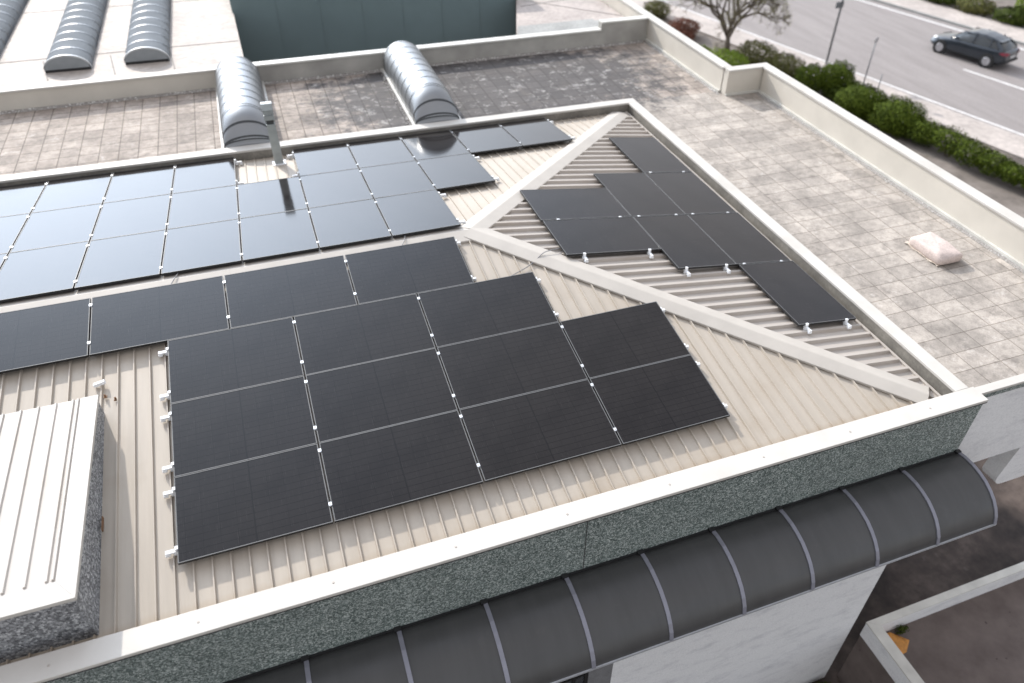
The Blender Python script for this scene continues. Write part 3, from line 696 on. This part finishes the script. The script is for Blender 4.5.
# ------------------------------------------------------------------ annex below, at the right front corner
ax=empty('annex',(2,-3,-8.1),'low annex roof with white edged parapet below the corner of the building','annex')
mb=MB(); mb.box((.22,-8,-8.4),(9,.04,-6.45)); mb.build('annex_roof','annex_felt',ax)
mb=MB(); mb.box((.21,-.08,-6.449),(9,.05,-6.03)); mb.box((.21,-8,-6.449),(.42,-.082,-6.03)); wl=mb.build('parapet','rough_white',ax)
mb=MB(); mb.prism([(.2,.06,-6.029),(9,.06,-6.029),(9,-.09,-6.029),(.43,-.09,-6.029)][::-1],(0,0,.03)); mb.build('coping','coping_old',ax,bevel=.005)
mb=MB(); mb.prism([(.2,.058,-6.029),(.428,-.092,-6.029),(.428,-8,-6.029),(.2,-8,-6.029)][::-1],(0,0,.03)); mb.build('coping','coping_old',ax,bevel=.005)
mb=MB(); z=-6.445
P=[(.45,-.10,z),(.80,-.11,z),(1.05,-.38,z),(.82,-.56,z),(.50,-.58,z),(.45,-.4,z)]
C0=(.60,-.28,z+.10)
Q=[(p[0]*.75+C0[0]*.25,p[1]*.75+C0[1]*.25,z+.05+.03*math.sin(i*2.1)) for i,p in enumerate(P)]
mb.add(P+Q+[C0],[(i,(i+1)%6,6+(i+1)%6,6+i) for i in range(6)]+[(6+i,6+(i+1)%6,12) for i in range(6)]); 
mb.v=[(a,b_,c_) for a,b_,c_ in mb.v]; tag(mb.build('tarpaulin','orange_sheet'),'crumpled orange brown sheet in the corner of the annex roof','sheet')

# ------------------------------------------------------------------ plants
def leaves(mb,c,rad,n,size,shell=.55,flat=0.):
    for _ in range(n):
        while True:
            d=Vector((random.gauss(0,1),random.gauss(0,1),random.gauss(0,1)))
            if d.length>.01: break
        d.normalize(); k=shell+(1-shell)*random.random()**.45
        lump=1+.07*math.sin(5*d.x+3*d.y+c[0])+.06*math.sin(7*d.z+4*d.x+c[1])+.05*math.sin(13*d.x-9*d.y+5*d.z)+(.12*random.random() if random.random()<.08 else 0)
        p=Vector((c[0]+d.x*rad[0]*k*lump,c[1]+d.y*rad[1]*k*lump,c[2]+d.z*rad[2]*k*lump))
        nrm=(d+Vector((random.gauss(0,.35),random.gauss(0,.35),random.gauss(0,.35)))).normalized()
        a=nrm.cross(Vector((random.gauss(0,1),random.gauss(0,1),random.gauss(0,1)))).normalized(); b_=nrm.cross(a)
        s=size*random.uniform(.6,1.3)
        mb.add([p-a*s,p+b_*s*.5,p+a*s,p-b_*s*.5],[(0,1,2,3)])
def gz(x,y):
    v=.9659*x+.2588*y; t=min(1,max(0,(v-12)/4)); t=t*t*(3-2*t); return -8.1+1.3*t
def shrub(name,x,y,rad,lab,mat='leaf_dark',n=2600,size=.06,group=None,lobes=None,cat='shrub'):
    z=gz(x,y); o=empty(name,(x,y,z),lab,cat,group)
    mb=MB()
    L_=lobes or [(0,0,rad[2]*.9,1)]
    for lx,ly,lz,s in L_: leaves(mb,(x+lx,y+ly,z+lz),(rad[0]*s,rad[1]*s,rad[2]*s),int(n/len(L_)),size)
    mb.build('foliage',mat,o)
    mb=MB()
    for k in range(5):
        a=k*1.3; mb.tube([(x+.05*math.cos(a),y+.05*math.sin(a),z-.05),(x+rad[0]*.3*math.cos(a),y+rad[1]*.3*math.sin(a),z+rad[2]*.8),(x+rad[0]*.55*math.cos(a),y+rad[1]*.55*math.sin(a),z+rad[2]*1.3)],[.03,.02,.01],5)
    # dense dark twig core so that the shrub is not see-through
    mb.build('stem','bark',o); return o
pl=empty('weed_plant',(1.0,-.18,-6.445),'small dark green weed growing behind the orange sheet','plant')
mb=MB(); leaves(mb,(1.0,-.18,-6.36),(.17,.09,.11),260,.022,.2); mb.build('foliage','leaf_dark',pl)
for i,(bx_,by_) in enumerate([(-.75,-.28),(-1.25,-.32),(-.35,-.15)]):
    pl=empty('weed_plant',(bx_,by_,-8.09),'%s dark weed clump at the foot of the white wall'%['middle','left','right'][i],'plant','weeds at the wall foot')
    mb=MB(); leaves(mb,(bx_,by_,-7.95),(.28,.16,.16),300,.035,.2); mb.build('foliage','leaf_dark',pl)
gs='shrubs between the street and the building'
shrub('bush',17.75,24.2,(.9,.9,.85),'round clipped green bush beside the lamp post, largest ball of the row','leaf_mid',11000,.045,gs)
shrub('bush',16.75,24.9,(.8,.8,.72),'small low bush left of the round clipped bush','leaf_mid',6000,.045,group=gs)
shrub('bush',17.5,21.9,(1.15,1.3,.70),'dark rounded hedge bush just right of the round clipped bush','leaf_mid',12000,.045,group=gs)
shrub('bush',17.9,19.9,(1.1,1.4,.72),'rounded hedge bush, second right of the round clipped bush','leaf_mid',13000,.045,group=gs)
shrub('hedge',18.3,17.0,(1.0,1.5,.72),'long loose hedge between the driveway and the pavement','leaf_mid',17000,.045,gs,lobes=[(-.25,1.3,.6,.66),(0,.2,.65,.72),(.12,-.9,.6,.70),(.35,-1.9,.55,.62),(.5,-2.8,.5,.52)],cat='hedge')
shrub('hedge',17.4,22.4,(.75,.9,.45),'low dark continuous hedge growing between the rounded hedge bushes','leaf_dark',7000,.05,gs,lobes=[(.2,1.2,.4,1),(.2,.1,.4,1),(.35,-1.2,.4,1),(.5,-2.6,.4,1),(.7,-4.0,.4,.9)],cat='hedge')
shrub('bush',19.3,13.1,(.8,.9,.6),'small hedge bush cut by the right picture edge','leaf_mid',5600,.045,gs)
shrub('bush',14.2,28.5,(1.15,1.2,.6),'bright green low bush at the foot of the bare tree','leaf_bright',7000,.045,gs)
shrub('bush',13.5,30.0,(.8,.8,.5),'small bright green bush left of the bare tree trunk','leaf_bright',3600,.045,gs)
shrub('hedge',16.4,28.4,(1.1,1.3,.65),'dark olive hedge behind the bright bush','leaf_olive',9000,.05,gs,lobes=[(0,.6,.55,1),(.45,-1.3,.5,.9)],cat='hedge')
shrub('bush',14.9,34.4,(1.0,.9,.5),'reddish brown shrub beyond the terrace corner','leaf_red',3600,.05,gs)
shrub('bush',14.0,33.0,(.8,.8,.4),'second reddish shrub closer to the bare tree','leaf_red',2500,.05,gs)
shrub('bush',15.0,38.0,(.9,.9,.5),'dark olive bush beyond the reddish shrubs','leaf_olive',3200,.05,gs)
gf='shrubs beyond the street'
rd=Vector((-.2588,.9659,0)); rv=Vector((.9659,.2588,0))
def UV(u,v): p=rd*u+rv*v; return p.x,p.y
def uof(x,y): return -.2588*x+.9659*y
u0=uof(35.4,33)
for i,(du,v,m_,rad) in enumerate([(5.5,43.4,'leaf_dark',(1.3,1.3,.5)),(2.8,43.3,'leaf_dark',(1.3,1.4,.5)),(.3,43.2,'leaf_olive',(1.2,1.3,.45)),(-2.2,43.2,'leaf_dark',(1.2,1.3,.45)),(-4.6,43.3,'leaf_olive',(1.2,1.3,.45)),(-7.2,43.4,'leaf_dark',(1.2,1.3,.45))]):
    x,y=UV(u0+du,v); shrub('hedge',x,y,rad,'%s low hedge bush of the strip beyond the far pavement'%['farthest','second farthest','third farthest','fourth farthest','fifth farthest','nearest'][i],m_,2200,.08,gf,cat='hedge')
x,y=UV(u0-2.0,44.5); shrub('bush',x,y,(.55,.55,1.0),'tall yellow green bush behind the far hedge','leaf_bright',1800,.06,gf)
x,y=UV(u0-4.5,46.5); shrub('bush',x,y,(.9,.9,.6),'brownish bush behind the far hedge at the picture edge','leaf_olive',1500,.06,gf)
# bare tree
def tree(x,y,h,lab):
    z=gz(x,y); o=empty('bare_tree',(x,y,z),lab,'tree'); rnd=random.Random(11)
    tr=MB(); tips=[]
    def grow(p,d,l,r,dep):
        pts=[p]; q=p
        for k in range(3):
            d=(d+Vector((rnd.gauss(0,.10),rnd.gauss(0,.10),rnd.gauss(.02,.06)))).normalized(); q=q+d*l/3; pts.append(q)
        (tr if dep<1 else brn).tube(pts,[r,r*.88,r*.76,r*.66],7 if dep<3 else 4,True)
        if dep>=3: tips.extend(pts[1:])
        if dep==7: return
        n=rnd.choice((2,3,3) if dep<3 else (3,3,4)) if dep>0 else 5
        for i in range(n):
            a=2*math.pi*(i+rnd.random()*.6)/n; sp=rnd.uniform(.45,.85) if dep<2 else rnd.uniform(.35,.8)
            sd=d.cross(Vector((math.cos(a),math.sin(a),.3))).normalized()
            nd=(d*math.cos(sp)+sd*math.sin(sp)+Vector((0,0,.12))).normalized()
            grow(q,nd,l*(1.25 if dep==0 else rnd.uniform(.68,.84)),r*.62,dep+1)
    brn=MB(); grow(Vector((x,y,z-.1)),Vector((.02,0,1)),h*.19,.19,0)
    tr.build('trunk','bark',o,smooth=True); brn.build('branches','bark',o)
    mb=MB()
    for p in tips:
        for _ in range(1):
            c=p+Vector((rnd.gauss(0,.07),rnd.gauss(0,.07),rnd.gauss(0,.07))); a=Vector((rnd.gauss(0,1),rnd.gauss(0,1),rnd.gauss(0,1))).normalized(); b_=a.orthogonal().normalized(); s=rnd.uniform(.010,.022)
            mb.add([c-a*s,c+b_*s,c+a*s,c-b_*s],[(0,1,2,3)])
    mb.build('buds','leaf_bud',o)
tree(15.99,31.23,4.7,'bare spring tree with fine spreading twigs above the bright bush')

# ------------------------------------------------------------------ ground, street
mb=MB(); n_=90; xs=[-80+ (400)*(i/n_)**1.6 if False else None for i in range(0)]
def axis(a,b,c,d,na,nb_,nc): return [a+(b-a)*i/na for i in range(na)]+[b+(c-b)*i/nb_ for i in range(nb_)]+[c+(d-c)*i/nc for i in range(nc+1)]
xs=axis(-600,-20,40,900,6,60,8); ys=axis(-600,-20,60,900,6,80,8)
vs=[(x,y,gz(x,y)) for y in ys for x in xs]; nx=len(xs)
mb.add(vs,[(j*nx+i,j*nx+i+1,(j+1)*nx+i+1,(j+1)*nx+i) for j in range(len(ys)-1) for i in range(nx-1)])
tag(mb.build('ground','soil',smooth=True),kind='structure')
Z0=-6.8
def strip(name,v0,v1,dz,mat,u_0=-150,u_1=400,h=None,kind='structure'):
    mb=MB(); P=[UV(u_0,v0),UV(u_0,v1),UV(u_1,v1),UV(u_1,v0)]
    if h is None: mb.add([(a,b_,Z0+dz) for a,b_ in P],[(0,1,2,3)])
    else: mb.prism([(a,b_,Z0+dz-h) for a,b_ in P],(0,0,h))
    return tag(mb.build(name,mat),kind=kind)
strip('pavement',24.6,26.1,.08,'pavement',h=.2)
strip('verge',26.101,26.95,.012,'pavement')
strip('road',26.951,39.6,.008,'asphalt')
strip('road_marking',27.02,27.17,.014,'road_paint'); strip('road_marking',38.75,38.95,.014,'road_paint')
uc=uof(27.22,25.24)
for k in range(-2,9):
    ua=uc-4.5+k*12
    if k==0: ua=uc-4.5
    k not in (1,2) and strip('road_marking',32.58,32.76,.014,'road_paint',ua,ua+4.5)
strip('kerb',39.6,39.78,.12,'concrete_grey',h=.25)
strip('pavement',39.781,42.4,.10,'pavement',h=.2)
strip('far_field',44.0,60,.02,'soil')
# yard in front of and under the building, drive beside it
mb=MB(); mb.add([(-40,-40,-8.09),(11.5,-40,-8.09),(11.5,2,-8.09),(8.2,16,-8.09),(-40,16,-8.09)],[(0,1,2,3,4)]); tag(mb.build('yard','yard'),kind='structure')
mb=MB(); mb.prism([(.3,1.2,-8.10),(1.5,.9,-8.10),(2.6,1.9,-8.10),(1.2,2.6,-8.10)],(0,0,.02)); 
def thinpole(x,y,h,r,lab,head):
    z=gz(x,y)
    o=empty('lamp_post' if head=='lamp' else 'sign_post',(x,y,z),lab,'lamp post' if head=='lamp' else 'sign post')
    mb=MB(); mb.tube([(x,y,z-.1),(x,y,z+h)],[r,r*.75],8); mb.build('pole','pole_metal',o,smooth=True)
    if head=='lamp':
        mb=MB(); mb.tube([(x,y,z+h-.05),(x+.15,y-.02,z+h+.2),(x+1.2,y+.3,z+h+.35)],.03,6); mb.build('arm','pole_metal',o)
        mb=MB(); mb.bar((x+1.1,y+.28,z+h+.30),(x+1.7,y+.45,z+h+.36),.25,.1); mb.build('lamp_head','pole_metal',o,bevel=.03)
        mb=MB(); mb.box((x-.35,y-.02,z+2.85),(x+.12,y+.02,z+3.15)); mb.build('plate','pole_metal',o,bevel=.01)
    elif head=='sign':
        mb=MB(); c=Vector((x,y,z+h)); d=Vector((.26,-.97,0)); P=[]
        s_=Vector((.97,.26,0))
        P=[c+s_*.14*math.cos(t)+Vector((0,0,.14))*math.sin(t) for t in [2*math.pi*k/14 for k in range(14)]]
        mb.prism(P,d*.02); mb.build('sign_plate','sign_back',o)
thinpole(20.25,28.05,6.5,.06,'tall thin grey lamp post rising behind the round clipped bush','lamp')
thinpole(19.88,24.58,2.35,.035,'thin sign post with a small round pale plate on the near pavement','sign')
thinpole(20.25,23.9,.9,.03,'short stub post just right of the thin sign post','none')

# ------------------------------------------------------------------ car (nose away from the viewer)
car=empty('car',(0,0,0),'dark blue grey hatchback driving on the far lane of the street','car')
def carbuild():
    Lc,Wc=4.45,1.80
    # stations: x from rear (0) to nose (Lc); body section: (sill half-width, belt half-width, sill z, belt z)
    st=[(0.0,.62,.66,.42,.80),(.06,.76,.78,.34,.92),(.35,.86,.85,.24,.98),(.9,.895,.87,.22,.965),(1.6,.90,.875,.21,.94),(2.4,.90,.875,.21,.925),(3.0,.90,.865,.21,.905),(3.5,.89,.83,.22,.85),(3.95,.86,.77,.24,.77),(4.25,.76,.66,.28,.69),(4.40,.60,.52,.34,.60),(4.45,.50,.45,.42,.55)]
    def ring(s):
        x,ws,wb,z0,z1=s
        half=[(0,z0),(ws*.85,z0),(ws,z0+.10),(ws*1.01,z0+(z1-z0)*.45),(wb,z1-.05),(wb*.93,z1),(wb*.5,z1+.025),(0,z1+.035)]
        return [(x,y,z) for y,z in half]+[(x,-y,z) for y,z in half[-2:0:-1]]
    b=MB(); rs=[ring(s) for s in st]; n=len(rs[0]); b.add([v for r in rs for v in r],[(i*n+k,i*n+(k+1)%n,(i+1)*n+(k+1)%n,(i+1)*n+k) for i in range(len(st)-1) for k in range(n)]+[tuple(range(n))[::-1],tuple((len(st)-1)*n+k for k in range(n))])
    # greenhouse
    gs_=[(.20,.70,.98,1.02,.62),(.72,.74,.96,1.33,.56),(1.10,.76,.955,1.42,.565),(1.6,.77,.94,1.475,.58),(2.2,.77,.93,1.45,.58),(2.6,.765,.92,1.36,.57),(3.0,.76,.91,1.13,.62),(3.28,.74,.885,.93,.66)]
    def gr(s):
        x,wb,zb,zt,wt=s; half=[(wb,zb-.03),(wb*.98,zb+.02),(wt+.02,zt-.05),(wt*.85,zt-.01),(0,zt)]
        return [(x,y,z) for y,z in half]+[(x,-y,z) for y,z in half[-2::-1]]
    g=MB(); rs=[gr(s) for s in gs_]; m=len(rs[0]); g.add([v for r in rs for v in r],[(i*m+k,i*m+k+1,(i+1)*m+k+1,(i+1)*m+k) for i in range(len(gs_)-1) for k in range(m-1)]+[tuple(range(m))[::-1],tuple((len(gs_)-1)*m+k for k in range(m))])
    # roof skin slightly above the glass
    rf=MB(); sel=[s for s in gs_ if .7<s[0]<2.7]; rs=[[(x,y,z) for y,z in ((wt+.03,zt-.06),(wt*.87,zt),(0,zt+.012),(-wt*.87,zt),(-wt-.03,zt-.06))] for x,wb,zb,zt,wt in sel]
    k5=5; lo=[[(x,y,z-.025) for x,y,z in r] for r in rs]
    rf.add([v for r in rs for v in r],[(i*5+k,i*5+k+1,(i+1)*5+k+1,(i+1)*5+k) for i in range(len(rs)-1) for k in range(4)])
    for s in (1,-1):           # pillars
        for xa,za,xb,zb in ((.30,.97,.78,1.31),(1.02,.955,1.05,1.43),(1.98,.935,1.93,1.46),(3.22,.90,2.62,1.36)):
            rf.bar((xa,s*.772,za),(xb,s*.60,zb),.07 if xa>.4 else .16,.02,(0,s,.3))
        rf.bar((.8,s*.60,1.335),(2.62,s*.60,1.38),.05,.02,(0,s,1))
    rf.box((.55,-.54,1.30),(.78,.54,1.335))
    P={}
    P['body']=(b,'car_paint'); P['windows']=(g,'car_glass'); P['roof']=(rf,'car_paint')
    return P
Mcar=Matrix.Identity(4)
wr=Vector((28.56,25.17,Z0)); wf_=Vector((27.77,27.79,Z0)); hd=(wf_-wr).normalized(); rt=Vector((hd.y,-hd.x,0))
orig=wr-hd*.86+rt*.72
orig.z=Z0+.012
car.location=orig; car.rotation_euler=(0,0,math.atan2(hd.y,hd.x))
def cpart(name,mb,mat,parent=car,smooth=False,bevel=0,sub=0):
    o=mb.build(name,mat,None,smooth=smooth,bevel=bevel); o.parent=parent
    if sub:
        s=o.modifiers.new('sub','SUBSURF'); s.levels=1; s.render_levels=2
    return o
PP=carbuild()
body=cpart('body',*PP['body'],smooth=True,sub=1); gl=cpart('windows',*PP['windows'],smooth=True); rf=cpart('roof',*PP['roof'],smooth=False)
for x in (.86,3.60):
    for s in (1,-1):
        ar=MB(); ar.tube([(x,s*.70,.335),(x,s*.913,.335)],.39,24); cpart('wheel_arch',ar,'black_plastic')
        w_=MB(); w_.tube([(x,s*.70,.325),(x,s*.74,.325),(x,s*.90,.325),(x,s*.925,.325)],[.29,.325,.325,.29],26); wh=cpart('wheel',w_,'tyre')
        r2=MB(); r2.tube([(x,s*.92,.325),(x,s*.932,.325)],[.225,.21],24); 
        for k in range(7):
            t=2*math.pi*k/7; r2.bar((x,s*.934,.325),(x+.2*math.cos(t),s*.934,.325+.2*math.sin(t)),.05,.012,(0,s,0))
        rr=cpart('rim',r2,'rim',parent=wh)
for s in (1,-1):
    t=MB(); t.add([(.00,s*.46,.78),(.03,s*.70,.76),(.22,s*.845,.80),(.40,s*.862,.87),(.22,s*.80,.93),(.04,s*.66,.93),(-.005,s*.48,.90)],[(0,1,2,5,6),(2,3,4,5)] if s>0 else [(6,5,2,1,0),(5,4,3,2)])
    t.v=[(a-.012,b_*1.015,c_) for a,b_,c_ in t.v]; cpart('tail_light',t,'lamp_red')
    t=MB(); t.add([(4.28,s*.50,.64),(4.20,s*.70,.66),(3.92,s*.83,.735),(3.98,s*.70,.79),(4.25,s*.45,.70)],[(0,1,2,3,4)] if s>0 else [(4,3,2,1,0)])
    t.v=[(a+.02,b_*1.02,c_+.012) for a,b_,c_ in t.v]; cpart('headlight',t,'lamp_clear')
    t=MB(); t.box((2.72,s*.84 if s>0 else -1.02,.96),(2.88,1.02 if s>0 else -.84,1.08)); cpart('mirror',t,'car_paint',bevel=.02)
    for hx_ in (1.25,2.3):
        t=MB(); y_=s*.885; t.box((hx_,min(y_,y_+s*.02),.80),(hx_+.16,max(y_,y_+s*.02),.825)); cpart('door_handle',t,'car_paint')
t=MB(); t.box((-.03,-.26,.60),(-.012,.26,.71)); cpart('number_plate',t,'plate_white')
t=MB(); t.box((-.04,-.72,.36),(.10,.72,.50)); cpart('bumper',t,'black_plastic',bevel=.03)

# ------------------------------------------------------------------ light, sky, camera
sd=Vector((-.50,1.80,1.0)).normalized()       # towards the sun
el=math.asin(sd.z); az=math.atan2(sd.x,sd.y)
w=bpy.data.worlds.new('World'); sc.world=w; w.use_nodes=True
nt=w.node_tree; bg=nt.nodes['Background']; sky=nt.nodes.new('ShaderNodeTexSky'); sky.sky_type='NISHITA'
sky.sun_disc=False; sky.sun_elevation=el; sky.sun_rotation=az; sky.air_density=1.0; sky.dust_density=.9; sky.ozone_density=1.0; sky.altitude=100
tc=nt.nodes.new('ShaderNodeTexCoord'); mp=nt.nodes.new('ShaderNodeMapping'); mp.inputs['Scale'].default_value=(1,1,3.2)
nt.links.new(tc.outputs['Generated'],mp.inputs[0])
cl_=ramp(nt,noise(nt,mp.outputs[0],1.6,6,.55),[(.34,(.50,.50,.50)),(.62,(.95,.95,.95))])
csky=mix(nt,sky.outputs[0],(4.3,4.15,4.15),cl_)      # thin high cloud
vm=nt.nodes.new('ShaderNodeVectorMath'); vm.operation='DOT_PRODUCT'; nt.links.new(tc.outputs['Generated'],vm.inputs[0]); vm.inputs[1].default_value=sd
gl_=math_(nt,'MULTIPLY',math_(nt,'POWER',math_(nt,'MAXIMUM',vm.outputs['Value'],0),9),26)      # bright haze round the sun
gc=mix(nt,(0,0,0),(.80,.95,1.16),1); gm=nt.nodes.new('ShaderNodeVectorMath'); gm.operation='SCALE'; nt.links.new(gc,gm.inputs[0]); nt.links.new(gl_,gm.inputs[3])
ga=nt.nodes.new('ShaderNodeVectorMath'); ga.operation='ADD'; nt.links.new(csky,ga.inputs[0]); nt.links.new(gm.outputs[0],ga.inputs[1])
nt.links.new(ga.outputs[0],bg.inputs[0]); bg.inputs[1].default_value=.15
sl=bpy.data.lights.new('sun','SUN'); sl.energy=2.7; sl.angle=R(.9); sl.color=(1,.93,.84)
so=bpy.data.objects.new('sun',sl); COL.objects.link(so); so.rotation_euler=sd.to_track_quat('Z','Y').to_euler()
cam=bpy.data.cameras.new('camera'); co=bpy.data.objects.new('camera',cam); COL.objects.link(co); sc.camera=co
Rm=Matrix(CR).transposed().to_4x4(); co.matrix_world=Matrix.Translation(CC)@Rm
cam.sensor_width=36; cam.lens=F_PX/1024*36; cam.shift_x=-39.7/1024; cam.shift_y=13.44/1024; cam.clip_end=3000; cam.clip_start=.1
cam.dof.use_dof=True; cam.dof.focus_distance=9.6; cam.dof.aperture_fstop=.55
sc.view_settings.view_transform='Standard'; sc.view_settings.look='None'; sc.view_settings.gamma=1; sc.view_settings.exposure=0.72
sc.render.resolution_x=1024; sc.render.resolution_y=683
